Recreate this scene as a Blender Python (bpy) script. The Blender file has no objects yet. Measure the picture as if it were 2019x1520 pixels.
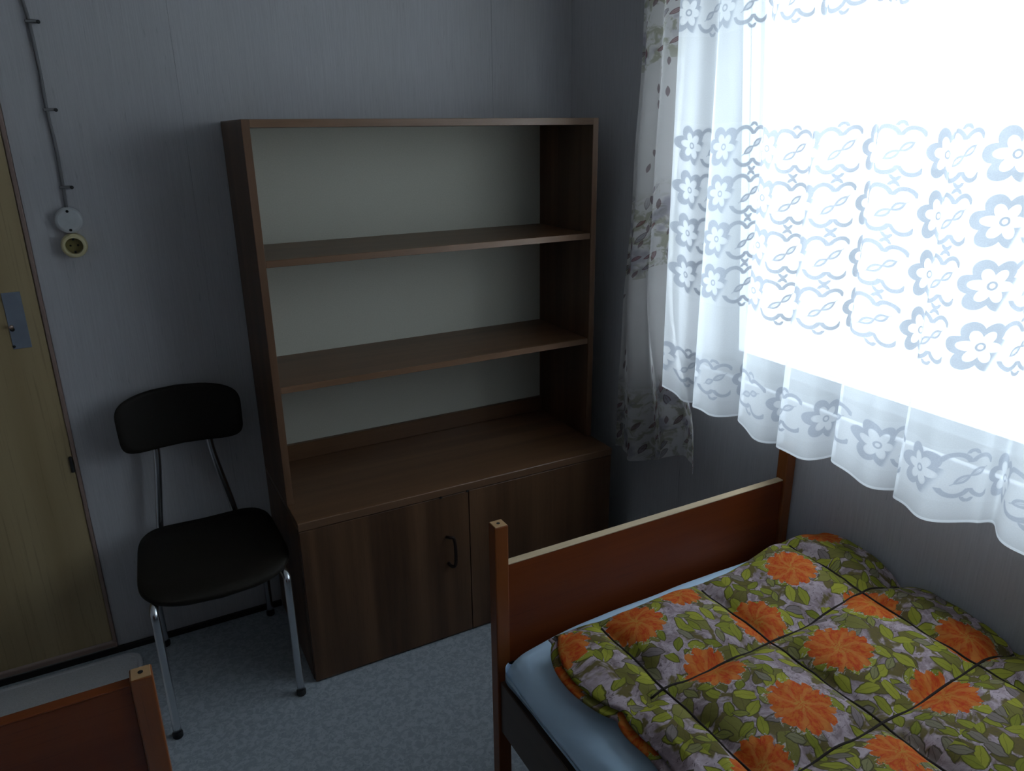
import bpy, bmesh, math, random
from mathutils import Matrix, Vector, noise
random.seed(7)
PI = math.pi
sc = bpy.context.scene
COL = sc.collection

# ------------------------------------------------------------------ camera
cam_d = bpy.data.cameras.new('camera')
cam = bpy.data.objects.new('camera', cam_d); COL.objects.link(cam)
r_ = Vector((0.879538, -0.475696, -0.011226)); u_ = Vector((0.163189, 0.279398, 0.946206)); f_ = Vector((0.446970, 0.834056, -0.323369))
m = Matrix((( r_.x, u_.x, -f_.x, -0.36326), (r_.y, u_.y, -f_.y, -2.52100), (r_.z, u_.z, -f_.z, 1.67055), (0, 0, 0, 1)))
cam.matrix_world = m
cam_d.sensor_fit = 'HORIZONTAL'; cam_d.sensor_width = 36.0
cam_d.lens = 1474.79/2019*36.0
cam_d.clip_start = 0.02
sc.camera = cam

# ------------------------------------------------------------------ overcast daylight
world = bpy.data.worlds.new('overcast_sky'); sc.world = world; world.use_nodes = True
bg = world.node_tree.nodes['Background']
bg.inputs['Color'].default_value = (0.80, 0.90, 1.0, 1); bg.inputs['Strength'].default_value = 6.9
pl = bpy.data.lights.new('window_portal', 'AREA'); pl.shape = 'RECTANGLE'; pl.size = 2.0; pl.size_y = 1.25
pl.cycles.is_portal = True
po = bpy.data.objects.new('window_portal', pl); COL.objects.link(po)
po.location = (1.47, -1.68, 1.60); po.rotation_euler = (0, PI/2, 0)
po.rotation_euler = Vector((-1, 0, 0)).to_track_quat('-Z', 'Z').to_euler()
sc.view_settings.view_transform = 'Standard'; sc.view_settings.look = 'None'
sc.view_settings.gamma = 1.0; sc.view_settings.use_curve_mapping = False
sc.view_settings.exposure = 0.0
sc.cycles.max_bounces = 8; sc.cycles.diffuse_bounces = 5; sc.cycles.transparent_max_bounces = 16
sc.cycles.sample_clamp_indirect = 4.0

# ------------------------------------------------------------------ node helpers
class F:
    """a float (or vector) socket with arithmetic"""
    def __init__(s, b, k): s.b = b; s.k = k
    def _m(s, op, o=None, o2=None, rev=False):
        n = s.b.nt.nodes.new('ShaderNodeMath'); n.operation = op
        a = [s] + [x for x in (o, o2) if x is not None]
        if rev: a[0], a[1] = a[1], a[0]
        for i, x in enumerate(a):
            if isinstance(x, F): s.b.nt.links.new(x.k, n.inputs[i])
            else: n.inputs[i].default_value = x
        return F(s.b, n.outputs[0])
    def __add__(s, o): return s._m('ADD', o)
    __radd__ = __add__
    def __sub__(s, o): return s._m('SUBTRACT', o)
    def __rsub__(s, o): return s._m('SUBTRACT', o, rev=True)
    def __mul__(s, o): return s._m('MULTIPLY', o)
    __rmul__ = __mul__
    def __truediv__(s, o): return s._m('DIVIDE', o)
    def __lt__(s, o): return s._m('LESS_THAN', o)
    def __gt__(s, o): return s._m('GREATER_THAN', o)
    def abs(s): return s._m('ABSOLUTE')
    def sin(s): return s._m('SINE')
    def cos(s): return s._m('COSINE')
    def sqrt(s): return s._m('SQRT')
    def floor(s): return s._m('FLOOR')
    def fract(s): return s._m('FRACT')
    def pow(s, o): return s._m('POWER', o)
    def mn(s, o): return s._m('MINIMUM', o)
    def mx(s, o): return s._m('MAXIMUM', o)
    def atan2(s, o): return s._m('ARCTAN2', o)
    def wrap(s, hi, lo): return s._m('WRAP', hi, lo)
    def step(s, lo, hi):
        n = s.b.nt.nodes.new('ShaderNodeMapRange'); n.interpolation_type = 'SMOOTHSTEP'
        s.b.nt.links.new(s.k, n.inputs[0]); n.inputs[1].default_value = lo; n.inputs[2].default_value = hi
        return F(s.b, n.outputs[0])

class Mat:
    def __init__(s, name):
        s.m = bpy.data.materials.new(name); s.m.use_nodes = True; s.nt = s.m.node_tree
        s.bsdf = s.nt.nodes['Principled BSDF']; s.out = s.nt.nodes['Material Output']
    def node(s, t): return s.nt.nodes.new(t)
    def link(s, a, b): s.nt.links.new(a.k if isinstance(a, F) else a, b)
    def coord(s, kind='Object'):
        return s.node('ShaderNodeTexCoord').outputs[kind]
    def sep(s, v):
        n = s.node('ShaderNodeSeparateXYZ'); s.link(v, n.inputs[0]); return [F(s, n.outputs[i]) for i in range(3)]
    def comb(s, x, y, z=0.0):
        n = s.node('ShaderNodeCombineXYZ')
        for i, a in enumerate((x, y, z)):
            if isinstance(a, F): s.link(a, n.inputs[i])
            else: n.inputs[i].default_value = a
        return n.outputs[0]
    def scale(s, v, sx, sy, sz):
        n = s.node('ShaderNodeVectorMath'); n.operation = 'MULTIPLY'; s.link(v, n.inputs[0]); n.inputs[1].default_value = (sx, sy, sz); return n.outputs[0]
    def noise(s, v, sc_, det=3.0, rough=.55, dist=0.0):
        n = s.node('ShaderNodeTexNoise'); s.link(v, n.inputs['Vector']); n.inputs['Scale'].default_value = sc_
        n.inputs['Detail'].default_value = det; n.inputs['Roughness'].default_value = rough; n.inputs['Distortion'].default_value = dist
        return F(s, n.outputs[0]), n.outputs[1]
    def mix(s, fac, a, b):
        n = s.node('ShaderNodeMix'); n.data_type = 'RGBA'
        if isinstance(fac, F): s.link(fac, n.inputs[0])
        else: n.inputs[0].default_value = fac
        for x, i in ((a, 6), (b, 7)):
            if isinstance(x, tuple): n.inputs[i].default_value = (*x, 1)
            else: s.link(x, n.inputs[i])
        return n.outputs[2]
    def base(s, c):
        if isinstance(c, tuple): s.bsdf.inputs['Base Color'].default_value = (*c, 1)
        else: s.link(c, s.bsdf.inputs['Base Color'])
    def rough(s, v): s.bsdf.inputs['Roughness'].default_value = v
    def spec(s, v): s.bsdf.inputs['Specular IOR Level'].default_value = v
    def bump(s, h, strength=.3, dist=.002):
        n = s.node('ShaderNodeBump'); n.inputs['Strength'].default_value = strength; n.inputs['Distance'].default_value = dist
        s.link(h, n.inputs['Height']); s.link(n.outputs[0], s.bsdf.inputs['Normal'])

def m_plain(name, c, rough=.6, metal=0.0, var=.12, nsc=30):
    M = Mat(name); v = M.coord(); n, _ = M.noise(v, nsc)
    M.base(M.mix(n, tuple(x*(1-var) for x in c), tuple(min(1, x*(1+var)) for x in c))); M.rough(rough)
    M.bsdf.inputs['Metallic'].default_value = metal
    return M.m

def m_wood(name, dark, light, grain='z', rough=.45, stripe=34.0, spec=.4):
    """veneer with long grain along one axis: broad bands and fine pores"""
    M = Mat(name); v = M.coord()
    k = {'x': (.05, 1, 1), 'y': (1, .05, 1), 'z': (1, 1, .05)}[grain]
    st = M.scale(v, *k)
    a, _ = M.noise(st, stripe*.45, 2.0, .5, .3); b, _ = M.noise(st, stripe*3.0, 4.0, .65)
    c, _ = M.noise(M.scale(v, *(x if x == 1 else .02 for x in k)), stripe*14, 2.0)
    w = (a.step(.30, .70)*.62 + b*.38)
    col = M.mix(w, dark, light)
    col = M.mix(c.step(.56, .74)*.30, col, tuple(x*.45 for x in dark))
    M.base(col); M.rough(rough); M.spec(spec); M.bump(b, .08, .001)
    return M.m

def m_wallpaper(name):
    M = Mat(name); v = M.coord()
    f1, _ = M.noise(M.scale(v, 1, 1, .03), 260, 3.0, .6)      # fine vertical threads
    f2, _ = M.noise(M.scale(v, 1, 1, .10), 120, 3.0, .7)      # short darker dashes
    f3, _ = M.noise(v, 2.5, 2.0)
    col = M.mix(f1, (.415, .405, .425), (.565, .553, .572))
    col = M.mix(f2.step(.62, .75)*.42, col, (.25, .24, .26))
    col = M.mix(f3.step(.35, .7)*.16, col, (.45, .43, .40))
    M.base(col); M.rough(.85); M.spec(.2); M.bump(f1 + f2*.5, .35, .0012)
    return M.m

def m_lino():
    M = Mat('speckled_lino'); v = M.coord()
    a, _ = M.noise(v, 58, 3.0, .62, .8); b, _ = M.noise(v, 140, 2.0, .6); c, _ = M.noise(v, 22, 2.0)
    col = M.mix(a.step(.40, .60), (.31, .345, .385), (.42, .46, .50))
    col = M.mix(b.step(.60, .70)*.60, col, (.20, .22, .25))
    col = M.mix(c.step(.55, .75)*.35, col, (.25, .28, .31))
    M.base(col); M.rough(.48); M.spec(.35); M.bump(b, .08, .001)
    return M.m

WALL = m_wallpaper('thread_wallpaper'); LINO = m_lino()
PLASTER = m_plain('ceiling_plaster', (.78, .78, .76), .9, nsc=8, var=.05)
CAB_Z = m_wood('walnut_veneer_upright', (.042, .019, .009), (.165, .083, .041), 'z', .42, 30)
CAB_X = m_wood('walnut_veneer_level', (.078, .036, .017), (.165, .084, .042), 'x', .34, 34)
CAB_EDGE = m_wood('walnut_edge_strip', (.12, .062, .033), (.21, .115, .064), 'x', .38, 40)
CAB_EDGE_Z = m_wood('walnut_edge_strip_upright', (.10, .05, .026), (.17, .09, .05), 'z', .38, 40)
BACKB = m_plain('cream_hardboard', (.42, .405, .34), .75, nsc=220, var=.10)
BED_X = m_wood('mahogany_stain_level', (.115, .021, .004), (.20, .045, .009), 'x', .45, 22, .28)
BED_Y = m_wood('dark_stained_rail', (.050, .028, .017), (.085, .05, .032), 'y', .38, 22)
BED_Z = m_wood('mahogany_stain_upright', (.17, .045, .010), (.28, .085, .02), 'z', .36, 22)
BED_TOP = m_wood('pale_top_edge', (.40, .29, .17), (.56, .43, .28), 'x', .5, 30)  # lighter wood tone for the footboard's top edge
POST_TOP = m_plain('post_end_grain', (.40, .235, .11), .55, nsc=90)
DOORW = m_wood('yellow_ash_veneer', (.30, .215, .105), (.44, .34, .19), 'z', .42, 14)
DOORE = m_plain('pinkish_wood_edge', (.27, .185, .155), .55)
SKIRT = m_plain('black_skirting', (.018, .015, .014), .5)
SEATM = m_plain('dark_brown_vinyl', (.012, .009, .006), .6, nsc=160); SEATM.node_tree.nodes['Principled BSDF'].inputs['Specular IOR Level'].default_value = .22
CHROME = m_plain('satin_chrome', (.62, .63, .66), .26, 1.0, .04)
RUBBER = m_plain('black_rubber', (.012, .012, .013), .6)
STEEL = m_plain('grey_lock_plate', (.30, .34, .41), .45, .6)
BRASS = m_plain('brass_key_bow', (.75, .55, .45), .3, 1.0)
DARK = m_plain('dark_recess', (.008, .007, .006), .8)
GREYP = m_plain('pale_grey_plastic', (.52, .53, .54), .5, nsc=50)
CREAM = m_plain('cream_bakelite', (.62, .54, .31), .42, nsc=50)
OLIVE = m_plain('olive_socket_well', (.20, .165, .055), .5)
CABLE = m_plain('grey_cable_sheath', (.17, .165, .17), .6)
IRON = m_plain('nail_iron', (.03, .03, .032), .5, .3)
FRAMEW = m_plain('white_window_paint', (.62, .64, .66), .5, var=.04)
SILLM = m_plain('grey_stone_sill', (.20, .205, .225), .6, nsc=120)
RUGM = m_plain('grey_felt_mat', (.60, .60, .62), .95, nsc=260, var=.25)
YARD = m_plain('pale_concrete_yard', (.58, .59, .56), .9, nsc=3)
HANDLE = m_plain('dark_bronze_handle', (.030, .018, .014), .4, .5)
MATTM = m_plain('mattress_ticking', (.34, .29, .24), .9)

def m_glass():
    M = Mat('window_glass'); M.nt.nodes.remove(M.bsdf)
    t = M.node('ShaderNodeBsdfTransparent'); t.inputs[0].default_value = (.95, .97, .97, 1)
    g = M.node('ShaderNodeBsdfGlossy'); g.inputs['Roughness'].default_value = .03
    x = M.node('ShaderNodeMixShader'); x.inputs[0].default_value = .05
    M.link(t.outputs[0], x.inputs[1]); M.link(g.outputs[0], x.inputs[2]); M.link(x.outputs[0], M.out.inputs[0])
    return M.m
GLASS = m_glass()

def thin_cloth(M, color, transp, transl=.5):
    """sheer textile: open weave (transparent) plus scattering threads"""
    M.nt.nodes.remove(M.bsdf)
    d = M.node('ShaderNodeBsdfDiffuse'); l = M.node('ShaderNodeBsdfTranslucent'); t = M.node('ShaderNodeBsdfTransparent')
    for n in (d, l):
        if isinstance(color, tuple): n.inputs[0].default_value = (*color, 1)
        else: M.link(color, n.inputs[0])
    x = M.node('ShaderNodeMixShader'); x.inputs[0].default_value = transl
    M.link(d.outputs[0], x.inputs[1]); M.link(l.outputs[0], x.inputs[2])
    y = M.node('ShaderNodeMixShader'); M.link(x.outputs[0], y.inputs[1]); M.link(t.outputs[0], y.inputs[2])
    if isinstance(transp, F): M.link(transp, y.inputs[0])
    else: y.inputs[0].default_value = transp
    M.link(y.outputs[0], M.out.inputs[0])

def m_lace():
    """u,v in metres (v = height). Bands of flower rows, sprigs between, plain net elsewhere."""
    M = Mat('lace_net'); u, v, _ = M.sep(M.coord('UV'))
    PU, PV = .185, .118
    def motif(u, v, v0):
        """v measured from the band's first row"""
        row = ((v - v0)/PV).floor()
        fu = (u + row*0.0).wrap(PU, 0.0) - PU*.5
        fv = (v - v0).wrap(PV, 0.0) - PV*.5
        def flower(cu, cv, R, k=6, ph=0.3):
            du, dv = fu - cu, fv - cv
            rr = (du*du + dv*dv).sqrt(); th = dv.atan2(du)
            pet = ((th*(k*.5) + ph).cos().abs())
            edge = pet*.45 + .55
            q = rr/(edge*R)
            petal = 1.0 - q.step(.86, .96)
            outer = (1.0 - (rr/((pet*.34 + .74)*R*1.52)).step(.93, 1.0))
            cres = outer*q.step(.95, 1.05)
            eye = (1.0 - (rr/(R*.30)).step(.8, 1.0))*(rr/(R*.14)).step(.8, 1.1)
            return petal, cres*(du*-1.0 + dv*.4 + R*1.35).step(0.0, R*.5), eye
        p1, c1, e1 = flower(-.038, 0.0, .034)
        # sprig: diagonal leaf pair with arching tendrils
        du, dv = fu - .047, fv + 0.0
        a = .62; lx = du*math.cos(a) + dv*math.sin(a); ly = dv*math.cos(a) - du*math.sin(a)
        leaf = (1.0 - ((lx.abs() - .016)/.015).abs().step(.8, 1.0)*1.0)
        w1 = 1.0 - (((lx.abs() - .016)/.015)*((lx.abs() - .016)/.015))
        lf = (ly.abs() - w1*.0055)
        rim = 1.0 - (lf.abs()/.0032).step(.6, 1.2)
        rim = rim*(lx.abs() < .034)
        stem = (1.0 - (ly.abs()/.0018).step(.6, 1.2))*(lx.abs() < .04)
        def arch(cu, cv, sx, sy, th_, sgn):
            ex, ey = (fu - cu)/sx, (fv - cv)/sy
            rr = (ex*ex + ey*ey).sqrt()
            return (1.0 - ((rr - 1.0).abs()/th_).step(.6, 1.1))*((ey*sgn) > .35)
        t = arch(.020, .020, .026, .026, .24, 1).mx(arch(.070, .022, .024, .024, .24, 1))
        t = t.mx(arch(.022, -.020, .026, .026, .24, -1)).mx(arch(.072, -.020, .024, .024, .24, -1))
        t = t.mx(arch(.046, .044, .010, .012, .42, 1)).mx(arch(.046, -.044, .010, .012, .42, -1))
        dense = c1.mx(rim).mx(stem*.8).mx(t).mx(e1)
        return dense, p1
    # rows in bands: hem row, four-row band, upper band
    hemD, hemP = motif(u + .06, v, .048)
    hg = (v > .048)*(v < .048 + PV)
    bD, bP = motif(u, v, .318)
    bg_ = (v > .318)*(v < .318 + PV*4)
    tD, tP = motif(u + .03, v, 1.005)
    tg = (v > 1.005)*(v < 1.005 + PV*4)
    D = hemD*hg + bD*bg_ + tD*tg
    P = hemP*hg + bP*bg_ + tP*tg
    gate = (hg + bg_ + tg).mn(1.0)
    hem = (v < .006)
    weave, _ = M.noise(M.comb(u*420.0, v*420.0), 1.0, 1.0)
    D = D*(weave*.20 + .88).mn(1.0)
    tr = .40 - gate*.02 - P*.04 - D*.355 - hem*.20 + (weave - .5)*.08
    tr = tr.mx(.02)
    col = M.mix(D, (.80, .82, .85), (.36, .38, .425))
    thin_cloth(M, col, tr, .62)
    return M.m
LACE = m_lace()

def leaf_layer(M, u, v, cell, L, W, thr, seed, ang_rng=PI, ang0=0.0):
    """scattered pointed leaves: returns (mask, outline, random value, lx)"""
    vo = M.node('ShaderNodeTexVoronoi'); vo.voronoi_dimensions = '2D'; vo.feature = 'F1'
    vo.inputs['Scale'].default_value = 1.0; vo.inputs['Randomness'].default_value = .85
    M.link(M.comb(u/cell + seed, v/cell + seed*1.7), vo.inputs['Vector'])
    px, py, _ = M.sep(vo.outputs['Position']); r1, r2, r3 = M.sep(vo.outputs['Color'])
    du = (u/cell + seed - px)*cell; dv = (v/cell + seed*1.7 - py)*cell
    a = r1*ang_rng*2.0 + ang0
    ca, sa = a.cos(), a.sin()
    lx = du*ca + dv*sa; ly = dv*ca - du*sa
    s = r3*.4 + .8
    w = (1.0 - (lx/(s*L))*(lx/(s*L)))*W*s
    d = ly.abs() - w
    mask = (1.0 - d.step(-.0006, .0006))*(r2 > thr)
    rim = (1.0 - (d.abs()/.0013).step(.6, 1.2))*(r2 > thr)*((lx.abs()) < (s*L*1.05))
    vein = (1.0 - (ly.abs()/.0007).step(.5, 1.2))*mask
    return mask, rim.mx(vein*.6), r2, r3

FLOWERS = [(.544,-1.405,.066),(.603,-1.592,.064),(.80,-1.518,.064),(.985,-1.447,.062),(.866,-1.684,.070),(.66,-1.764,.068),(1.045,-1.625,.066),
           (1.18,-1.372,.060),(1.125,-1.80,.064),(.935,-1.872,.066),(.73,-1.925,.060),(.70,-1.373,.052),(.507,-1.82,.060)]
def m_quilt():
    M = Mat('flower_print_cotton'); uv = M.coord('UV'); u0, v0, _ = M.sep(uv)
    nz, nc = M.noise(uv, 45, 2.0); nx, ny, _ = M.sep(nc)
    u = (u0 + (nx - .5)*.010).wrap(1.24, .44); v = (v0 + (ny - .5)*.010).wrap(-1.335, -1.955)
    P = M.comb(u, v)
    best = None
    for (a, b, R) in FLOWERS:
        n = M.node('ShaderNodeVectorMath'); n.operation = 'SUBTRACT'; M.link(P, n.inputs[0]); n.inputs[1].default_value = (a, b, 0)
        l = M.node('ShaderNodeVectorMath'); l.operation = 'LENGTH'; M.link(n.outputs[0], l.inputs[0])
        q = F(M, l.outputs['Value'])/R
        if best is None: best, vec = q, n.outputs[0]
        else:
            k = q < best
            mx = M.node('ShaderNodeMix'); mx.data_type = 'VECTOR'; M.link(k, mx.inputs[0]); M.link(vec, mx.inputs[4]); M.link(n.outputs[0], mx.inputs[5])
            vec = mx.outputs[1]; best = best.mn(q)
    dx, dy, _ = M.sep(vec); th = dy.atan2(dx)
    # background wash
    w1, _ = M.noise(uv, 16, 3.0, .6, .8); w2, _ = M.noise(uv, 30, 3.0, .65, 1.2); w3, _ = M.noise(M.scale(uv, 1.0, 2.2, 1), 55, 3.0, .7, 2.0)
    col = M.mix(w2.step(.35, .65), (.21, .152, .165), (.40, .315, .345))
    col = M.mix(w1.step(.50, .58), col, (.115, .088, .026))
    col = M.mix(w3.step(.58, .66)*.75, col, (.066, .044, .050))
    # leaves: broad brown-olive, then bright yellow-green
    m0, o0, ra, rb = leaf_layer(M, u, v, .058, .034, .017, .25, 3.3)
    col = M.mix(m0, col, M.mix(rb, (.10, .082, .016), (.17, .155, .034))); col = M.mix(o0*.7, col, (.05, .034, .016))
    m1, o1, ra, rb = leaf_layer(M, u, v, .040, .0235, .0105, .12, 11.1)
    col = M.mix(o1, col, (.060, .050, .010))
    col = M.mix(m1, col, M.mix(rb, (.155, .165, .014), (.285, .275, .028))); col = M.mix(o1*.75, col, (.075, .070, .010))
    m2, o2, ra, rb = leaf_layer(M, u, v, .047, .020, .009, .5, 23.7)
    col = M.mix(m2, col, M.mix(rb, (.20, .20, .03), (.17, .13, .14))); col = M.mix(o2*.8, col, (.05, .04, .02))
    # flowers
    pet = (th*7.5 + (w1 - .5)*9.0).sin().abs(); pet2 = (th*7.0 + best*4.0 + w2*4.0).sin()
    edge = pet*.17 + .80 + (w2 - .5)*.34
    inside = 1.0 - (best/edge).step(.975, 1.02)
    halo = (1.0 - (best/edge).step(1.07, 1.13))*w3.step(.52, .58)
    col = M.mix(halo*.75, col, (.46, .40, .40))
    ray, _ = M.noise(M.comb(th*3.2, best*2.4, w1*2.0), 1.9, 3.0, .65)
    fc = M.mix(ray.step(.35, .62), (.42, .040, .005), (.47, .112, .011))
    fc = M.mix((pet2*.5 + .5).step(.55, .95)*.55, fc, (.50, .185, .035))
    fc = M.mix((1.0 - pet.step(.0, .28))*best.step(.25, .8)*.65, fc, (.34, .026, .006))
    fc = M.mix((1.0 - best.step(.05, .40))*w3.step(.42, .6)*.8, fc, (.42, .22, .035))
    col = M.mix(inside, col, fc)
    M.base(col); M.rough(.8); M.spec(.2)
    f, _ = M.noise(uv, 60, 3.0); M.bump(f, .35, .004)
    return M.m
QUILT = m_quilt()

def m_curtain():
    """cream cotton, sprays of small burgundy leaves, soft olive/grey blooms (u across, v height in metres)"""
    M = Mat('floral_curtain_cotton'); uv = M.coord('UV'); u, v, _ = M.sep(uv)
    b1, _ = M.noise(uv, 9, 3.0, .6); b2, _ = M.noise(uv, 26, 3.0, .6, .8); wv, _ = M.noise(M.scale(uv, 900, 900, 1), 1.0, 1.0)
    # bouquets repeat every 0.62 m in height
    bq = ((v - .58).wrap(.63, 0.0) - .12).abs()
    near = 1.0 - bq.step(.08, .17)
    col = M.mix(b1, (.78, .76, .75), (.88, .865, .86))
    col = M.mix(near*b2.step(.46, .60)*.75, col, (.40, .40, .27))
    col = M.mix(near*b1.step(.50, .62)*.65, col, (.36, .34, .42))
    m1, o1, ra, rb = leaf_layer(M, u, v,   .047, .016, .0055, .74, 5.1, .45, .9)
    m2, o2, rc, rd = leaf_layer(M, u, v, .036, .019, .0058, .55, 14.2, .8, .3)
    col = M.mix(m1*.7, col, (.17, .085, .105))
    col = M.mix(m2*near*.62, col, M.mix(rd.step(.4, .6), (.26, .06, .075), (.27, .25, .30)))
    col = M.mix(o2*near*.55, col, (.10, .03, .045))
    thin_cloth(M, col, .06, .60)
    return M.m
CURT = m_curtain()

def m_sheet():
    M = Mat('pale_blue_sheet'); v = M.coord(); n, _ = M.noise(v, 7, 3.0, .6, .5); w, _ = M.noise(M.scale(v, 900, 900, 900), 1, 1)
    M.base(M.mix(n, (.46, .62, .80), (.57, .73, .88))); M.rough(.85); M.spec(.2); M.bump(n, .5, .012)
    return M.m
SHEET = m_sheet()

# ------------------------------------------------------------------ object helpers
def link(name, me, mat, parent=None, smooth=False):
    me.materials.append(mat)
    if smooth:
        for p in me.polygons: p.use_smooth = True
    o = bpy.data.objects.new(name, me); COL.objects.link(o)
    if parent is not None:
        o.parent = parent
        off = -Vector(parent.get('org', (0, 0, 0)))
        if parent.parent is not None: pass
        me.transform(Matrix.Translation(off))
        o['org'] = list(parent.get('org', (0, 0, 0)))
    return o

def tag(o, label, cat, group=None):
    o['label'] = label; o['category'] = cat
    if group: o['group'] = group
    return o

def thing(name, loc, label, cat, group=None):
    o = bpy.data.objects.new(name, None); COL.objects.link(o); o.location = loc; o['org'] = list(loc)
    o.empty_display_size = .05
    return tag(o, label, cat, group)

def struct(o):
    o['kind'] = 'structure'; return o

def bm_box(bm, a, b, bev=0.0, seg=1):
    x0, y0, z0 = a; x1, y1, z1 = b
    vs = [bm.verts.new(p) for p in ((x0,y0,z0),(x1,y0,z0),(x1,y1,z0),(x0,y1,z0),(x0,y0,z1),(x1,y0,z1),(x1,y1,z1),(x0,y1,z1))]
    fs = [bm.faces.new([vs[i] for i in f]) for f in ((0,3,2,1),(4,5,6,7),(0,1,5,4),(1,2,6,5),(2,3,7,6),(3,0,4,7))]
    if bev > 0:
        es = list({e for f in fs for e in f.edges})
        bmesh.ops.bevel(bm, geom=es, offset=bev, segments=seg, affect='EDGES', profile=.5)

def bm_mesh(bm, name):
    bmesh.ops.recalc_face_normals(bm, faces=bm.faces)
    me = bpy.data.meshes.new(name); bm.to_mesh(me); bm.free(); return me

def box(name, a, b, mat, parent=None, bev=.0015, seg=1):
    bm = bmesh.new(); bm_box(bm, a, b, bev, seg)
    return link(name, bm_mesh(bm, name), mat, parent)

def bm_tube(bm, pts, r, n=12, cap=True):
    pts = [Vector(p) for p in pts]; rings = []
    up = None
    for i, p in enumerate(pts):
        t = (pts[min(i+1, len(pts)-1)] - pts[max(i-1, 0)]).normalized()
        if up is None: up = t.orthogonal().normalized()
        else: up = (up - t*up.dot(t)).normalized()
        s = t.cross(up)
        rr = r[i] if isinstance(r, (list, tuple)) else r
        rings.append([bm.verts.new(p + (up*math.cos(2*PI*k/n) + s*math.sin(2*PI*k/n))*rr) for k in range(n)])
    for a, b in zip(rings, rings[1:]):
        for k in range(n): bm.faces.new((a[k], a[(k+1) % n], b[(k+1) % n], b[k]))
    if cap: bm.faces.new(list(reversed(rings[0]))); bm.faces.new(rings[-1])

def tube(name, pts, r, mat, parent=None, n=12):
    bm = bmesh.new(); bm_tube(bm, pts, r, n)
    return link(name, bm_mesh(bm, name), mat, parent, True)

def smooth_path(pts, n=8):
    """Catmull-Rom through points"""
    P = [Vector(p) for p in pts]; P = [P[0]*2 - P[1]] + P + [P[-1]*2 - P[-2]]; out = []
    for i in range(1, len(P)-2):
        for k in range(n):
            t = k/n; a, b, c, d = P[i-1:i+3]
            out.append(.5*((2*b) + (c-a)*t + (2*a-5*b+4*c-d)*t*t + (3*b-a-3*c+d)*t**3))
    out.append(P[-2]); return out

def lathe(name, prof, centre, axis, mat, parent=None, n=28):
    """prof: (radius, offset along axis)"""
    axis = Vector(axis).normalized(); e1 = axis.orthogonal().normalized(); e2 = axis.cross(e1); c = Vector(centre)
    bm = bmesh.new(); rings = []
    for r, h in prof:
        rings.append([bm.verts.new(c + axis*h + (e1*math.cos(2*PI*k/n) + e2*math.sin(2*PI*k/n))*max(r, 1e-5)) for k in range(n)])
    for a, b in zip(rings, rings[1:]):
        for k in range(n): bm.faces.new((a[k], a[(k+1) % n], b[(k+1) % n], b[k]))
    bm.faces.new(list(reversed(rings[0]))); bm.faces.new(rings[-1])
    return link(name, bm_mesh(bm, name), mat, parent, False)

def grid_mesh(name, nu, nv, fn, mat, parent=None, uvfn=None, close_u=False):
    """fn(i,j)->(x,y,z)"""
    vs = [fn(i, j) for j in range(nv) for i in range(nu)]
    fs = []
    for j in range(nv-1):
        for i in range(nu if close_u else nu-1):
            i2 = (i+1) % nu
            fs.append((j*nu+i, j*nu+i2, (j+1)*nu+i2, (j+1)*nu+i))
    me = bpy.data.meshes.new(name); me.from_pydata(vs, [], fs); me.update()
    if uvfn:
        L = me.uv_layers.new(name='UVMap')
        uv = [uvfn(i, j) for j in range(nv) for i in range(nu)]
        for lp in me.loops: L.data[lp.index].uv = uv[lp.vertex_index]
    return link(name, me, mat, parent, True)

def sstep(a, b, x):
    t = max(0.0, min(1.0, (x-a)/(b-a))); return t*t*(3-2*t)

# ------------------------------------------------------------------ room shell
XR, XL, YB, ZC = 1.25, -1.55, -3.55, 2.50
struct(box('floor', (XL, YB, -.10), (XR, 0, 0), LINO, bev=0))
struct(box('ceiling', (XL, YB, ZC), (XR, 0, ZC+.1), PLASTER, bev=0))
DX1, DX0, DZ0, DZ1 = -.561, -1.375, .050, 2.03         # door opening in the back wall
bm = bmesh.new()
bm_box(bm, (DX1+.012, .002, 0), (XR, .12, ZC)); bm_box(bm, (XL, .002, 0), (DX0-.012, .12, ZC)); bm_box(bm, (DX0-.012, .002, DZ1+.012), (DX1+.012, .12, ZC))
wb = struct(link('wall_back', bm_mesh(bm, 'wall_back'), WALL))
seams = [-.549, -.103, .924, XR]                        # papered boards with narrow joints
for a, b in zip(seams, seams[1:]):
    box('wall_panel', (a+.0003, -.001, .0), (b-.0003, .002, ZC), WALL, wb, .0005)
box('wall_panel', (DX0-.012, -.001, DZ1+.012), (-.5498, .002, ZC), WALL, wb, .0007)
box('wall_panel', (XL+.001, -.001, 0), (DX0-.0128, .002, ZC), WALL, wb, .0007)
struct(box('wall_left', (XL-.1, YB, 0), (XL, .12, ZC), WALL, bev=0))
struct(box('wall_front', (XL-.1, YB-.1, 0), (XR+.28, YB, ZC), WALL, bev=0))

# window wall: opening with a sloping left reveal, sill board, frame, glass
WT = .27                                                # wall thickness
WZ0, WZ1, WY1 = .955, 2.20, -2.62
def jamb_y(z): return -.765 + .10*(z-WZ0)              # left side of the opening
def prism_x(bm, poly, x0, x1):
    a = [bm.verts.new((x0, y, z)) for y, z in poly]; b = [bm.verts.new((x1, y, z)) for y, z in poly]
    n = len(poly)
    bm.faces.new(a); bm.faces.new(list(reversed(b)))
    for k in range(n): bm.faces.new((a[k], b[k], b[(k+1) % n], a[(k+1) % n]))
bm = bmesh.new()
y0, y1 = jamb_y(WZ0), jamb_y(WZ1)
X0, X1 = XR+.002, XR+WT
prism_x(bm, [(.12, 0), (YB, 0), (YB, WZ0), (.12, WZ0)], X0, X1)
prism_x(bm, [(.12, WZ1), (YB, WZ1), (YB, ZC), (.12, ZC)], X0, X1)
SPL = .075                                              # splay of the left reveal, widened to let more light onto the side curtain
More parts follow.
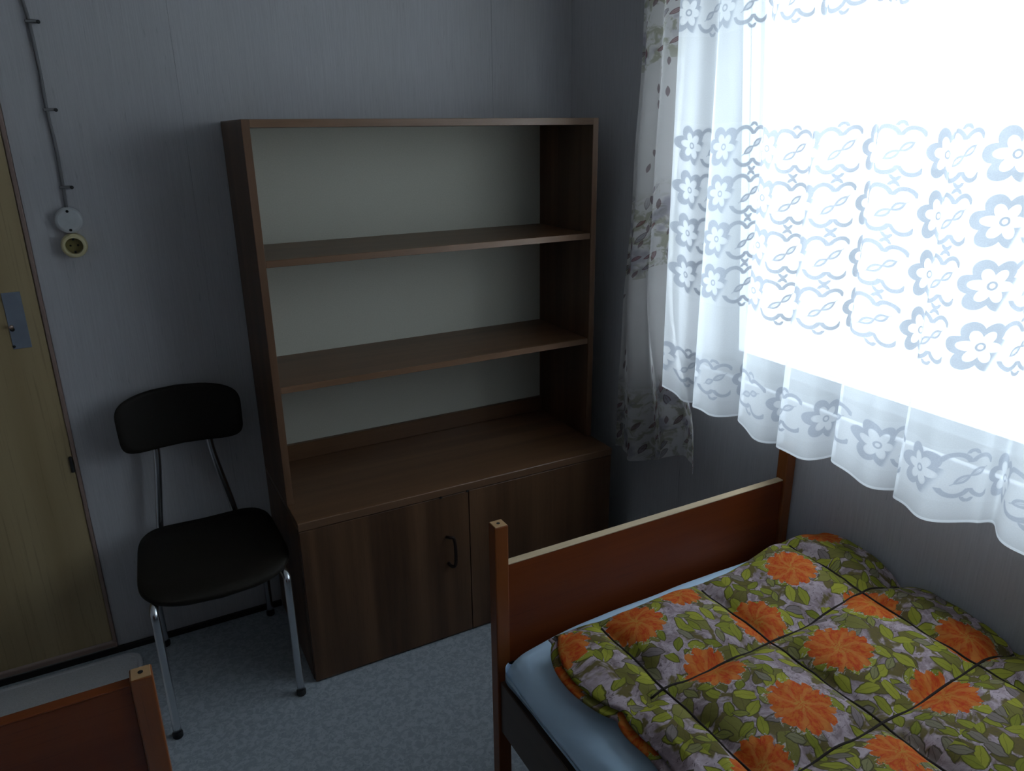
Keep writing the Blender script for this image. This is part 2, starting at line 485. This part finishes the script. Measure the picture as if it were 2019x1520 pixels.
va = [bm.verts.new(p) for p in ((X0, .12, WZ0), (X0, y0+SPL, WZ0), (X0, y1+SPL, WZ1), (X0, .12, WZ1), (X1, .12, WZ0), (X1, y0-.01, WZ0), (X1, y1-.01, WZ1), (X1, .12, WZ1))]
for f in ((0, 1, 2, 3), (7, 6, 5, 4), (0, 4, 5, 1), (1, 5, 6, 2), (2, 6, 7, 3), (3, 7, 4, 0)): bm.faces.new([va[i] for i in f])
prism_x(bm, [(WY1, WZ0), (YB, WZ0), (YB, WZ1), (WY1, WZ1)], X0, X1)
wr = struct(link('wall_right', bm_mesh(bm, 'wall_right'), WALL))
def wall_panel(poly):
    bm = bmesh.new(); prism_x(bm, poly, XR-.001, XR+.002); link('wall_panel', bm_mesh(bm, 'wall_panel'), WALL, wr)
ys = [-.0015, -.727, -2.05, YB]
for a, b in zip(ys, ys[1:]):
    a -= .0008; b += .0008
    wall_panel([(a, 0), (b, 0), (b, WZ0-.03), (a, WZ0-.03)])
    wall_panel([(a, WZ1), (b, WZ1), (b, ZC), (a, ZC)])
wall_panel([(-.0015, WZ0-.03), (y0+SPL+.001, WZ0-.03), (y0+SPL+.001, WZ0), (y1+SPL+.001, WZ1), (-.0015, WZ1)])
wall_panel([(WY1-.01, WZ0-.03), (YB, WZ0-.03), (YB, WZ1), (WY1-.01, WZ1)])
sill = struct(box('trim_1', (XR-.018, WY1-.05, WZ0-.028), (XR+.134, -.70, WZ0), SILLM, bev=.004, seg=2))

XF = XR+.135                                            # inner face of the window frame
bm = bmesh.new()
prism_x(bm, [(y0-.001, WZ0), (y0-.056, WZ0), (y1-.056, WZ1), (y1-.001, WZ1)], XF, XF+.07)
prism_x(bm, [(WY1+.055, WZ0), (WY1, WZ0), (WY1, WZ1), (WY1+.055, WZ1)], XF, XF+.07)
prism_x(bm, [(y0-.056, WZ0), (WY1+.055, WZ0), (WY1+.055, WZ0+.032), (y0-.056, WZ0+.032)], XF, XF+.07)
prism_x(bm, [(y1-.05, WZ1-.06), (WY1+.055, WZ1-.06), (WY1+.055, WZ1), (y1-.05, WZ1)], XF, XF+.07)
win = struct(link('window_1', bm_mesh(bm, 'window_1'), FRAMEW))
ym = -1.79
box('mullion', (XF+.002, ym-.035, WZ0+.032), (XF+.068, ym+.035, WZ1-.06), FRAMEW, win)
def pane(poly):
    bm = bmesh.new(); prism_x(bm, poly, XF+.030, XF+.034); link('glass_pane', bm_mesh(bm, 'glass_pane'), GLASS, win)
pane([(jamb_y(WZ0+.032)-.056, WZ0+.032), (ym+.035, WZ0+.032), (ym+.035, WZ1-.06), (jamb_y(WZ1-.06)-.056, WZ1-.06)])
pane([(ym-.035, WZ0+.032), (WY1+.055, WZ0+.032), (WY1+.055, WZ1-.06), (ym-.035, WZ1-.06)])
struct(box('ground_outside', (XR+WT, -30, -.7), (40, 25, -.6), YARD, bev=0))

# skirting, door
struct(box('baseboard_back', (DX1+.012, -.014, 0), (-.003, -.001, .022), SKIRT, bev=.002))
d1 = struct(box('door_1', (DX0, -.008, DZ0), (DX1, .030, DZ1), DOORW, bev=.003, seg=2))
box('lock_plate', (-.646, -.011, 1.088), (-.600, -.008, 1.252), STEEL, d1, .001)
lathe('keyhole', [(.006, 0), (.006, .0016), (.001, .0018)], (-.638, -.011, 1.146), (0, -1, 0), DARK, d1, 16)
tube('key_bow', [(-.638, -.0112, 1.156), (-.638, -.018, 1.156), (-.638, -.024, 1.155)], [.004, .004, .006], BRASS, d1)
lathe('screw', [(.004, 0), (.004, .001), (.001, .0014)], (-.643, -.011, 1.096), (0, -1, 0), DARK, d1, 12)
lathe('hinge_pin', [(.005, 0), (.005, .05), (.003, .052)], (-.567, -.010, .68), (0, 0, 1), IRON, d1, 12)
bm = bmesh.new()
bm_box(bm, (DX1+.0005, -.012, .024), (DX1+.0115, .03, DZ1+.011), .002); bm_box(bm, (DX0-.0115, -.012, .024), (DX0-.0005, .03, DZ1+.011), .002)
bm_box(bm, (DX0-.0115, -.012, DZ1+.0005), (DX1+.0115, .03, DZ1+.0115), .002); bm_box(bm, (DX0-.0115, -.016, .030), (DX1+.0115, .03, DZ0-.003), .002)
struct(link('trim_2', bm_mesh(bm, 'trim_2'), DOORE))
struct(box('baseboard_door', (DX0-.3, -.014, 0), (DX1+.0118, .03, .026), SKIRT, bev=.002))

# ------------------------------------------------------------------ bookcase on cabinet
W, H, D1, D2, HC = 1.1325, 1.705, .356, .492, .574
T = .021
cab = thing('cabinet', (W/2, -D2/2, 0), 'low walnut-veneer base cabinet with doors under the open shelves', 'cabinet')
box('side_panel', (0, -D2+.020, 0), (T, -.006, HC-.026), CAB_Z, cab)
box('side_panel', (W-T, -D2+.020, 0), (W, -.006, HC-.026), CAB_Z, cab)
box('bottom_panel', (T, -D2+.022, .03), (W-T, -.012, .05), CAB_X, cab)
box('back_panel', (T, -.012, .0), (W-T, -.006, HC-.026), CAB_Z, cab)
box('top_panel', (0, -D2+.001, HC-.025), (W, -.006, HC), CAB_X, cab)
box('edge_strip', (0, -D2-.001, HC-.025), (W, -D2+.001, HC-.0005), CAB_EDGE, cab, .0006)
XD = .557
dl = box('door', (.0015, -D2+.001, .006), (XD-.0015, -D2+.0195, HC-.029), CAB_Z, cab, .0012)
dr = box('door', (XD+.0015, -D2+.001, .006), (W-.0015, -D2+.0195, HC-.029), CAB_Z, cab, .0012)
def pull(xc, door):
    pts = [(xc-.013, -D2+.003, .395), (xc-.010, -D2-.016, .402), (xc+.002, -D2-.024, .396), (xc+.006, -D2-.025, .345), (xc+.003, -D2-.024, .297), (xc-.008, -D2-.014, .293), (xc-.010, -D2+.003, .297)]
    tube('handle', smooth_path(pts, 5), .0055, HANDLE, door, 10)
pull(.486, dl)
for xx in (.457, .552):
    lathe('hinge_cap', [(.0045, 0), (.0045, .003), (.001, .004)], (xx, -D2+.001, HC-.0275), (0, -1, 0), DARK, cab, 12)

bk = thing('bookcase', (W/2, -D1/2, HC), 'open walnut-veneer bookcase with cream back and two shelves', 'bookcase')
sl = box('side_panel', (0, -D1+.002, HC+.0005), (T, -.006, H), CAB_Z, bk)
sr = box('side_panel', (W-T, -D1+.002, HC+.0005), (W, -.006, H), CAB_Z, bk)
box('edge_strip', (0, -D1-.001, HC+.0005), (T, -D1+.002, H), CAB_EDGE_Z, sl, .0006)
box('edge_strip', (W-T, -D1-.001, HC+.0005), (W, -D1+.002, H), CAB_EDGE_Z, sr, .0006)
tp = box('top_panel', (T, -D1+.002, H-T), (W-T, -.006, H), CAB_X, bk)
box('edge_strip', (T, -D1-.001, H-T), (W-T, -D1+.002, H), CAB_EDGE, tp, .0006)
box('back_panel', (T, -.010, HC+.0005), (W-T, -.006, H-T), BACKB, bk, 0)
for z in (1.331, .956):
    s = box('shelf', (T+.001, -D1+.006, z-.020), (W-T-.001, -.0105, z), CAB_X, bk)
    box('edge_strip', (T+.001, -D1+.003, z-.020), (W-T-.001, -D1+.006, z), CAB_EDGE, s, .0006)
box('back_rail', (T+.0005, -.028, HC+.0005), (W-T-.0005, -.0105, .634), CAB_X, bk)

# ------------------------------------------------------------------ chair
ch = thing('chair', (-.23, -.29, 0), 'dark brown chair with chrome tube legs against the wall beside the bookcase', 'chair')
def seat_outline(n=72):
    pts = []
    for k in range(n):
        a = 2*PI*k/n; c, s = math.cos(a), math.sin(a)
        e = .36                                        # superellipse corner
        x = math.copysign(abs(c)**e, c); y = math.copysign(abs(s)**e, s)
        hw = .207 + .013*(-y)*.6
        X = -.230 + hw*x + 0.004*y
        Y = -.300 + (.205*y if y > 0 else y*(.200 + .040*(1-x*x)))
        pts.append((X, Y))
    return pts
def seat_z(x, y):
    front = sstep(-.40, -.56, y)
    return .468 - .022*front*front - .006*math.exp(-((x+.23)/.12)**2)*(1-front) + .010*sstep(-.14, -.08, y)
def slab_from_outline(name, out, zf, th, mat, parent, axis='z', rings=8):
    """domed slab: concentric rings of the outline, top and bottom"""
    n = len(out); cx = sum(p[0] for p in out)/n; cy = sum(p[1] for p in out)/n
    vs = []; fs = []
    prof = [(.02, 0)] + [((k/rings), 0) for k in range(1, rings)] + [(.985, .0), (1.0, -.35*th), (1.0, -.7*th), (.985, -th)] + [((k/rings), -th) for k in range(rings-1, 0, -1)] + [(.02, -th)]
    for s, dz in prof:
        for (x, y) in out:
            X = cx + (x-cx)*s; Y = cy + (y-cy)*s
            vs.append((X, Y, zf(X, Y) + dz))
    m_ = len(prof)
    for j in range(m_-1):
        for i in range(n):
            fs.append((j*n+i, j*n+(i+1) % n, (j+1)*n+(i+1) % n, (j+1)*n+i))
    fs.append(tuple(range(n))[::-1]); fs.append(tuple((m_-1)*n+i for i in range(n)))
    me = bpy.data.meshes.new(name)
    if axis == 'y': vs = [(a, c, b) for a, b, c in vs]
    me.from_pydata(vs, [], fs); me.update()
    bm = bmesh.new(); bm.from_mesh(me); bmesh.ops.recalc_face_normals(bm, faces=bm.faces); bm.to_mesh(me); bm.free()
    return link(name, me, mat, parent, True)
slab_from_outline('seat', seat_outline(), seat_z, .020, SEATM, ch)
def back_outline(n=72):
    pts = []
    for k in range(n):
        a = 2*PI*k/n; c, s = math.cos(a), math.sin(a); e = .40
        x = math.copysign(abs(c)**e, c); z = math.copysign(abs(s)**e, s)
        X = -.246 + (.180 + .003*z)*x
        Z = .822 + z*(.088 + (.014 if z > 0 else -.002)*(1-x*x))
        pts.append((X, Z))
    return pts
def back_y(x, z): return -.128 + .060*(1-((x+.246)/.19)**2)*1.0 + (z-.72)*.10 + .0
slab_from_outline('backrest', back_outline(), lambda x, z: back_y(x, z), .016, SEATM, ch, 'y')
RT = .0115
def leg(name, pts, foot=True):
    l = tube(name, smooth_path(pts, 6), RT, CHROME, ch, 14)
    return l
for sx, fx in ((-.400, -.411), (-.064, -.052)):
    l = leg('leg', [(sx+.02*(1 if sx < -.2 else -1), -.40, .438), (sx, -.455, .437), (fx, -.502, .425), (fx, -.516, .385), (fx, -.516, .2), (fx, -.516, .014)])
    lathe('foot_cap', [(.0125, 0), (.0145, .003), (.0145, .016), (.0125, .02)], (fx, -.516, .0), (0, 0, 1), RUBBER, l, 16)
for sx, bx, fx in ((-.358, -.330, -.405), (-.125, -.168, -.052)):
    leg('back_support', [(sx + (.012 if sx < -.2 else -.012), -.22, .436), (sx, -.115, .437), (sx, -.078, .452), (sx + (bx-sx)*.2, -.072, .51), (bx, -.070, .70), (bx, -.066, .80)])
    l = leg('leg', [(sx*.5+fx*.5, -.30, .436), (fx, -.14, .436), (fx, -.090, .42), (fx, -.072, .37), (fx, -.052, .15), (fx, -.048, .014)])
    lathe('foot_cap', [(.0125, 0), (.0145, .003), (.0145, .016), (.0125, .02)], (fx, -.048, 0), (0, 0, 1), RUBBER, l, 16)
bm = bmesh.new()
bm_tube(bm, [(-.392, -.41, .438), (-.392, -.20, .437)], .009, 10); bm_tube(bm, [(-.072, -.41, .438), (-.072, -.20, .437)], .009, 10)
bm_tube(bm, [(-.392, -.21, .437), (-.072, -.21, .437)], .009, 10); bm_tube(bm, [(-.392, -.40, .437), (-.072, -.40, .437)], .009, 10)
link('seat_frame', bm_mesh(bm, 'seat_frame'), CHROME, ch, True)

# ------------------------------------------------------------------ socket, junction box, cable
jb = thing('junction_box', (-.444, -.001, 1.441), 'round pale grey junction box on the wall at the cable end', 'junction box')
lathe('cover', [(.036, 0), (.036, .020), (.033, .026), (.028, .028), (.001, .029)], (-.444, -.001, 1.441), (0, -1, 0), GREYP, jb, 32)
for dz in (.026, -.026):
    lathe('screw', [(.004, 0), (.004, .0275), (.0035, .0285)], (-.444, -.0015, 1.441+dz), (0, -1, 0), DARK, jb, 12)
so = thing('wall_socket', (-.443, -.001, 1.371), 'round cream wall socket with two holes below the junction box', 'socket')
lathe('body', [(.034, 0), (.034, .026), (.031, .034), (.027, .036), (.023, .036), (.022, .014), (.001, .014)], (-.443, -.001, 1.3705), (0, -1, 0), CREAM, so, 36)
w_ = lathe('well', [(.0215, 0), (.0215, .002), (.001, .002)], (-.443, -.0155, 1.3705), (0, -1, 0), OLIVE, so, 28)
for dx in (-.0095, .0095):
    lathe('pin_hole', [(.0028, 0), (.0028, .0008), (.001, .001)], (-.443+dx, -.0176, 1.3705), (0, -1, 0), DARK, w_, 12)
for dz in (-.018, .018):
    box('earth_clip', (-.4455, -.030, 1.3705+dz-.0025), (-.4405, -.0176, 1.3705+dz+.0025), IRON, w_, .0005)
cbl = thing('cable', (-.444, -.001, 1.476), 'thin grey cable running down the wall to the junction box', 'cable')
cp = [(-.462, -.007, 2.49), (-.456, -.007, 2.20), (-.451, -.007, 2.02), (-.4455, -.007, 1.955), (-.443, -.007, 1.84), (-.4445, -.007, 1.737), (-.441, -.007, 1.64), (-.4425, -.007, 1.532), (-.444, -.007, 1.475)]
tube('sheath', smooth_path(cp, 6), .0045, CABLE, cbl, 10)
for x, z in ((-.4455, 1.955), (-.4445, 1.737), (-.4425, 1.532), (-.456, 2.2)):
    bm = bmesh.new()
    bm_box(bm, (x-.009, -.0125, z-.004), (x+.020, -.0012, z+.004), .0012)
    c = link('cable_clip', bm_mesh(bm, 'cable_clip'), CABLE, cbl)
    lathe('nail', [(.0022, 0), (.0022, .014), (.0050, .0142), (.0050, .0160), (.001, .017)], (x+.0215, -.001, z-.001), (0, -1, 0), IRON, c, 12)

# ------------------------------------------------------------------ beds
def make_bed(name, x0, x1, yf, yh, zpost, zrail, label, edge_mat):
    """posts at x0..x1, foot end yf, head end yh (toward the viewer)"""
    b = thing(name, ((x0+x1)/2, (yf+yh)/2, 0), label, 'bed', 'stained wooden beds')
    pw = .034
    for x in (x0, x1-pw):
        for y, zt in ((yf, zpost), (yh+pw, zpost+.12)):
            l = box('leg', (x, y-pw, 0), (x+pw, y, zt), BED_Z, b, .0025, 2)
            c = box('end_grain', (x+.002, y-pw+.002, zt-.001), (x+pw-.002, y-.002, zt+.0012), POST_TOP, l, .0008)
            lathe('peg_hole', [(.0042, 0), (.0042, .0008), (.001, .001)], (x+pw/2, y-pw/2, zt+.0010), (0, 0, 1), DARK, l, 12)
    yc = yf-pw/2
    fb = box('footboard', (x0+pw, yc-.009, .30), (x1-pw, yc+.009, zrail-.004), BED_X, b, .001)
    box('top_edge', (x0+pw, yc-.0105, zrail-.004), (x1-pw, yc+.0105, zrail), edge_mat, fb, .0012)
    hy = yh+pw/2
    box('headboard', (x0+pw, hy-.009, .30), (x1-pw, hy+.009, zrail+.12), BED_X, b, .001)
    for xa in (x0+.006, x1-.006-.020):
        box('side_rail', (xa, yh+pw, .265), (xa+.020, yf-pw, .415), BED_Y, b, .002)
    for k in range(9):
        y = yh+.15 + (yf-yh-.30)*k/8
        box('slat', (x0+.027, y-.03, .285), (x1-.027, y+.03, .303), BED_X, b, .001)
    return b

make_bed('bed', .294, XR-.006, -1.172, -3.20, .832, .728, 'reddish-brown wooden bed under the window with the orange flowered quilt', BED_TOP)
make_bed('bed', -1.36, -.411, -1.318, -3.34, .832, .822, 'dark reddish-brown bed end cut off at the lower left corner', BED_X)

def mattress(name, x0, x1, y0, y1, z0, z1, mat, label, group, corner=0.0, parent=None):
    """y0 foot (far), y1 head; soft rounded block"""
    NP, NL = 96, 150
    cx, cz = (x0+x1)/2, (z0+z1)/2; hw, hh = (x1-x0)/2, (z1-z0)/2
    ring = []
    per = []
    rr = min(.055, hh*.95)
    # rounded rectangle path
    segs = []
    def arc(ox, oz, a0, a1, n):
        for k in range(n+1):
            a = a0 + (a1-a0)*k/n; segs.append((ox+rr*math.cos(a), oz+rr*math.sin(a)))
    arc(hw-rr, hh-rr, 0, PI/2, 8); 
    for k in range(1, 40): segs.append((hw-rr - (2*hw-2*rr)*k/40, hh))
    arc(-hw+rr, hh-rr, PI/2, PI, 8); arc(-hw+rr, -hh+rr, PI, 1.5*PI, 8)
    for k in range(1, 20): segs.append((-hw+rr + (2*hw-2*rr)*k/20, -hh))
    arc(hw-rr, -hh+rr, 1.5*PI, 2*PI, 8)
    n = len(segs)
    def f(i, j):
        a, c = segs[i]; t = j/(NL-1)
        # denser rings at both ends
        L = y0-y1; e = .05
        if j < 12: d = e*(1-math.cos(j/12*PI/2)); k = math.sqrt(max(0, 1-((e-d)/e)**2)); y = y0-d
        elif j > NL-13: q = NL-1-j; d = e*(1-math.cos(q/12*PI/2)); k = math.sqrt(max(0, 1-((e-d)/e)**2)); y = y1+d
        else: y = y0-e - (L-2*e)*(j-12)/(NL-25); k = 1
        X = cx + a*(1-.05*(1-k)); Z = cz + c*(.25+.75*k)
        if Z > cz:                                      # crowned top, sagging at the open corner
            Z += .010*math.cos((X-cx)/hw*1.4) * k
            if corner: Z -= corner*math.exp(-max(0, X-x0)/.13)*math.exp(-max(0, y0-y)/.35)
        nz = noise.noise(Vector((X*7, y*5, Z*6)))
        X += .006*nz; Z += .004*noise.noise(Vector((X*9+3, y*11, 1.7)))
        return (X, y, Z)
    o = grid_mesh(name, n, NL, f, mat, parent, close_u=True)
    me = o.data
    bm = bmesh.new(); bm.from_mesh(me); bm.verts.ensure_lookup_table()
    bm.faces.new([bm.verts[i] for i in range(n)]); bm.faces.new([bm.verts[(NL-1)*n+i] for i in reversed(range(n))])
    bmesh.ops.recalc_face_normals(bm, faces=bm.faces); bm.to_mesh(me); bm.free()
    if label: tag(o, label, 'mattress', group)
    return o
mattress('mattress', .292, 1.236, -1.222, -3.14, .416, .540, SHEET, 'mattress in a pale blue sheet on the bed under the window', 'mattresses in pale sheets', .045)
mattress('mattress', -1.335, -.435, -1.365, -3.29, .416, .54, SHEET, 'pale blue mattress of the bed cut off at the lower left', 'mattresses in pale sheets', .02)

# ---- quilt: folded double, fold along its left edge
YQ0, YQ1 = -1.322, -2.95
SX = [.185, .487, .785, 1.080, 1.375]
SY = [-1.02, -1.315, -1.575, -1.850, -2.125, -2.40, -2.675, -2.95]
def puff(x, y):
    def cell(v, S):
        for a, b in zip(S, S[1:]):
            lo, hi = min(a, b), max(a, b)
            if lo <= v <= hi: return min(v-lo, hi-v)
        return 0.0
    dx, dy = cell(x, SX), cell(y, SY)
    dx = max(0, dx-.003); dy = max(0, dy-.003)
    return (1-math.exp(-dx/.032))*(1-math.exp(-dy/.032))
def q_base(x, y):
    z = .598 + .040*sstep(.86, 1.06, x)*(1-sstep(-1.35, -1.80, y)*.6) - .030*sstep(1.10, 1.24, x)
    z -= .020*sstep(.487, .40, x)
    return z
# profile: list of (x, z-offset from base kind, u) ; u = arc length so that u == x on the top
prof = []
x = 1.228
prof.append((1.222, .562, 1.255)); prof.append((1.234, .572, 1.243))
NT = 150
for k in range(NT+1):
    xx = 1.228 + (.405-1.228)*k/NT; prof.append((xx, None, xx))
edge = [(.372, .572), (.362, .562), (.358, .550), (.366, .5395), (.384, .5365), (.408, .5375), (.432, .539),
        (.420, .5355), (.392, .5320), (.368, .5285), (.351, .521), (.346, .510), (.352, .498), (.372, .494), (.42, .496)]
# scale the fold heights to sit between mattress top and upper layer
u = .405; px, pz = .405, .58
for (ex, ez) in edge:
    ex += .018; ez2 = .560 + (ez-.494)/(.572-.494)*(.588-.560)
    u -= max(.006, math.hypot(ex-px, ez2-pz)); prof.append((ex, ez2, u)); px, pz = ex, ez2
prof.append((.8, .5605, u-.4)); prof.append((1.20, .5605, u-.8))
NU, NVQ = len(prof), 250
def qv(j):
    if j < 14: return .035*(1-math.cos(j/14*PI/2))
    if j > NVQ-15: return (YQ0-YQ1) - .035*(1-math.cos((NVQ-1-j)/14*PI/2))
    return .035 + (YQ0-YQ1-.07)*(j-14)/(NVQ-29)
ZM = .572
def quilt_pt(i, j):
    X, Z, U = prof[i]; d = qv(j)
    dd = min(d, (YQ0-YQ1)-d); k = math.sqrt(max(0, 1-((.035-min(dd, .035))/.035)**2))
    # far edge is a little wavy
    y = YQ0 - d + (.012*math.sin(X*9+1.0) + .030*sstep(.88, 1.10, X) + .032*sstep(.62, .42, X))*max(0, 1-d/.25)
    wob = noise.noise(Vector((X*5, y*6, 4.0)))
    if Z is None:
        z = q_base(X, y) + .036*puff(X, y) - .004 + .004*noise.noise(Vector((X*22, y*22, 0.3))) + .005*wob
        z = max(z, .585)
        return (X, y, ZM + (z-ZM)*k)
    s = sstep(1.0, .5, X)
    X2 = X + (.016*math.sin(y*14) + .012*noise.noise(Vector((y*9, Z*30, 2)))  - .020*puff(.6, y) + .004)*s
    z = Z + .004*wob*s
    z = max(z, .5600)
    return (X2, y, ZM + (z-ZM)*(k if Z > .56 else max(k, .6)))
ql = grid_mesh('quilt', NU, NVQ, quilt_pt, QUILT, None, lambda i, j: (prof[i][2], YQ0-qv(j)))
tag(ql, 'orange and green flower-print quilt folded on the pale blue mattress', 'quilt')
STITCH = m_plain('dark_brown_stitching', (.014, .007, .004), .95)
def top_z(x, y): return max(.585, q_base(x, y) + .036*puff(x, y) - .004 + .004*noise.noise(Vector((x*22, y*22, .3))) + .005*noise.noise(Vector((x*5, y*6, 4.0))))
for sx in SX[1:4]:
    pts = [(sx + .002*math.sin(y_*37), y_, top_z(sx, y_)+.0002) for y_ in [YQ0-.03-(YQ0-YQ1-.06)*k/110 for k in range(111)]]
    tube('seam', pts, .0028, STITCH, ql, 6)
for sy in SY[2:7]:
    pts = [(x_, sy + .002*math.sin(x_*41), top_z(x_, sy)+.0002) for x_ in [.452+.765*k/60 for k in range(61)]]
    tube('seam', pts, .0028, STITCH, ql, 6)

# ---- floor mat before the door
bm = bmesh.new()
def rr_pts(x0, x1, y0, y1, r, n=8):
    out = []
    for ox, oy, a0 in ((x1-r, y1-r, 0), (x0+r, y1-r, PI/2), (x0+r, y0+r, PI), (x1-r, y0+r, 1.5*PI)):
        for k in range(n+1):
            a = a0 + PI/2*k/n; out.append((ox+r*math.cos(a), oy+r*math.sin(a)))
    return out
prev = None
for ins, z in ((.0, 0.0), (.0, .007), (.003, .011), (.012, .012), (.016, .009)):
    ring = [bm.verts.new((x, y, z)) for x, y in rr_pts(-1.42+ins, -.482-ins, -.62+ins, -.040-ins, .05)]
    if prev:
        n = len(ring)
        for k in range(n): bm.faces.new((prev[k], prev[(k+1) % n], ring[(k+1) % n], ring[k]))
    else: bm.faces.new(list(reversed(ring)))
    prev = ring
bm.faces.new(prev)
mt = link('door_mat', bm_mesh(bm, 'door_mat'), RUGM, None, False)
tag(mt, 'pale grey mat with rounded corner lying on floor before the door', 'mat')

# ------------------------------------------------------------------ curtains
ZTOP = 2.40
rail = struct(box('trim_3', (1.075, -3.0, ZTOP+.012), (1.20, -.40, ZC), FRAMEW, bev=.003))

# lace net: folds given as a wave along y, deeper towards the hem
HEM = .888
def fold(yy, z):
    d = .55 + .45*sstep(2.2, .9, z)
    w = .029*math.sin(yy*2*PI/.185 + 1.1*math.sin(yy*5.0)) + .010*math.sin(yy*2*PI/.083 + .8) + .009*math.sin(yy*2*PI/.37 + 2.0)
    return 1.10 + w*d
NY, NZ = 620, 56
YL0, YL1 = -.790, -2.95
lys = [YL0 + (YL1-YL0)*i/(NY-1) for i in range(NY)]
arc_ = [0.0]
for a, b in zip(lys, lys[1:]): arc_.append(arc_[-1] + math.hypot(b-a, fold(b, 1.3)-fold(a, 1.3)))
def lace_pt(i, j):
    t = j/(NZ-1); yy = lys[i]
    hz = HEM + .012*math.sin(yy*2*PI/.37+.6) - .035*sstep(-1.55, -1.9, yy)*0 + (.030*math.exp(-((yy+.78)/.10)**2))
    z = hz + (ZTOP-hz)*t
    y2 = yy - (.045*(1-t) - .01)*math.exp(-max(0, -yy-.76)/.25)
    y2 += .024*math.sin(yy*2*PI/.185 + 1.1*math.sin(yy*5.0) + 1.3)*(.35+.65*(1-t))
    return (fold(yy, z), y2, z)
lace = grid_mesh('lace_curtain', NY, NZ, lace_pt, LACE, None, lambda i, j: (arc_[i]*1.0, (ZTOP-HEM)*j/(NZ-1)))
tag(lace, 'sheer white lace curtain with flower rows hanging across the window', 'curtain')

# printed side curtain
NC, NZC = 130, 90
def cur_pt(i, j):
    s = i/(NC-1); t = j/(NZC-1)                          # t: 0 hem .. 1 top
    hz = .556 + .105*sstep(.25, .8, s) - .012*sstep(.9, 1.0, s) + .006*math.sin(s*9)
    z = hz + (ZTOP-hz)*t
    yl = -.446 - .072*sstep(.55, 2.1, z); yr = -.735 - .200*(1-sstep(.60, 1.30, z))**1.3 + .0
    y = yl + (yr-yl)*s
    w = .026*math.sin(s*2*PI*2.6 + .4) + .009*math.sin(s*2*PI*5.3 + 1.0)
    x = 1.165 + w*(.6+.4*(1-t)) + .006*noise.noise(Vector((s*5, z*4, 0)))
    x -= .03*sstep(.85, .62, z)*sstep(.5, 1.0, s)
    return (min(x, 1.228), y, z)
cur = grid_mesh('floral_curtain', NC, NZC, cur_pt, CURT, None, lambda i, j: (.43*i/(NC-1), .58 + (ZTOP-.58)*j/(NZC-1)))
tag(cur, 'narrow cream cotton curtain printed with burgundy flowers left of the window', 'curtain')

for o in sc.objects:
    if 'org' in o: del o['org']
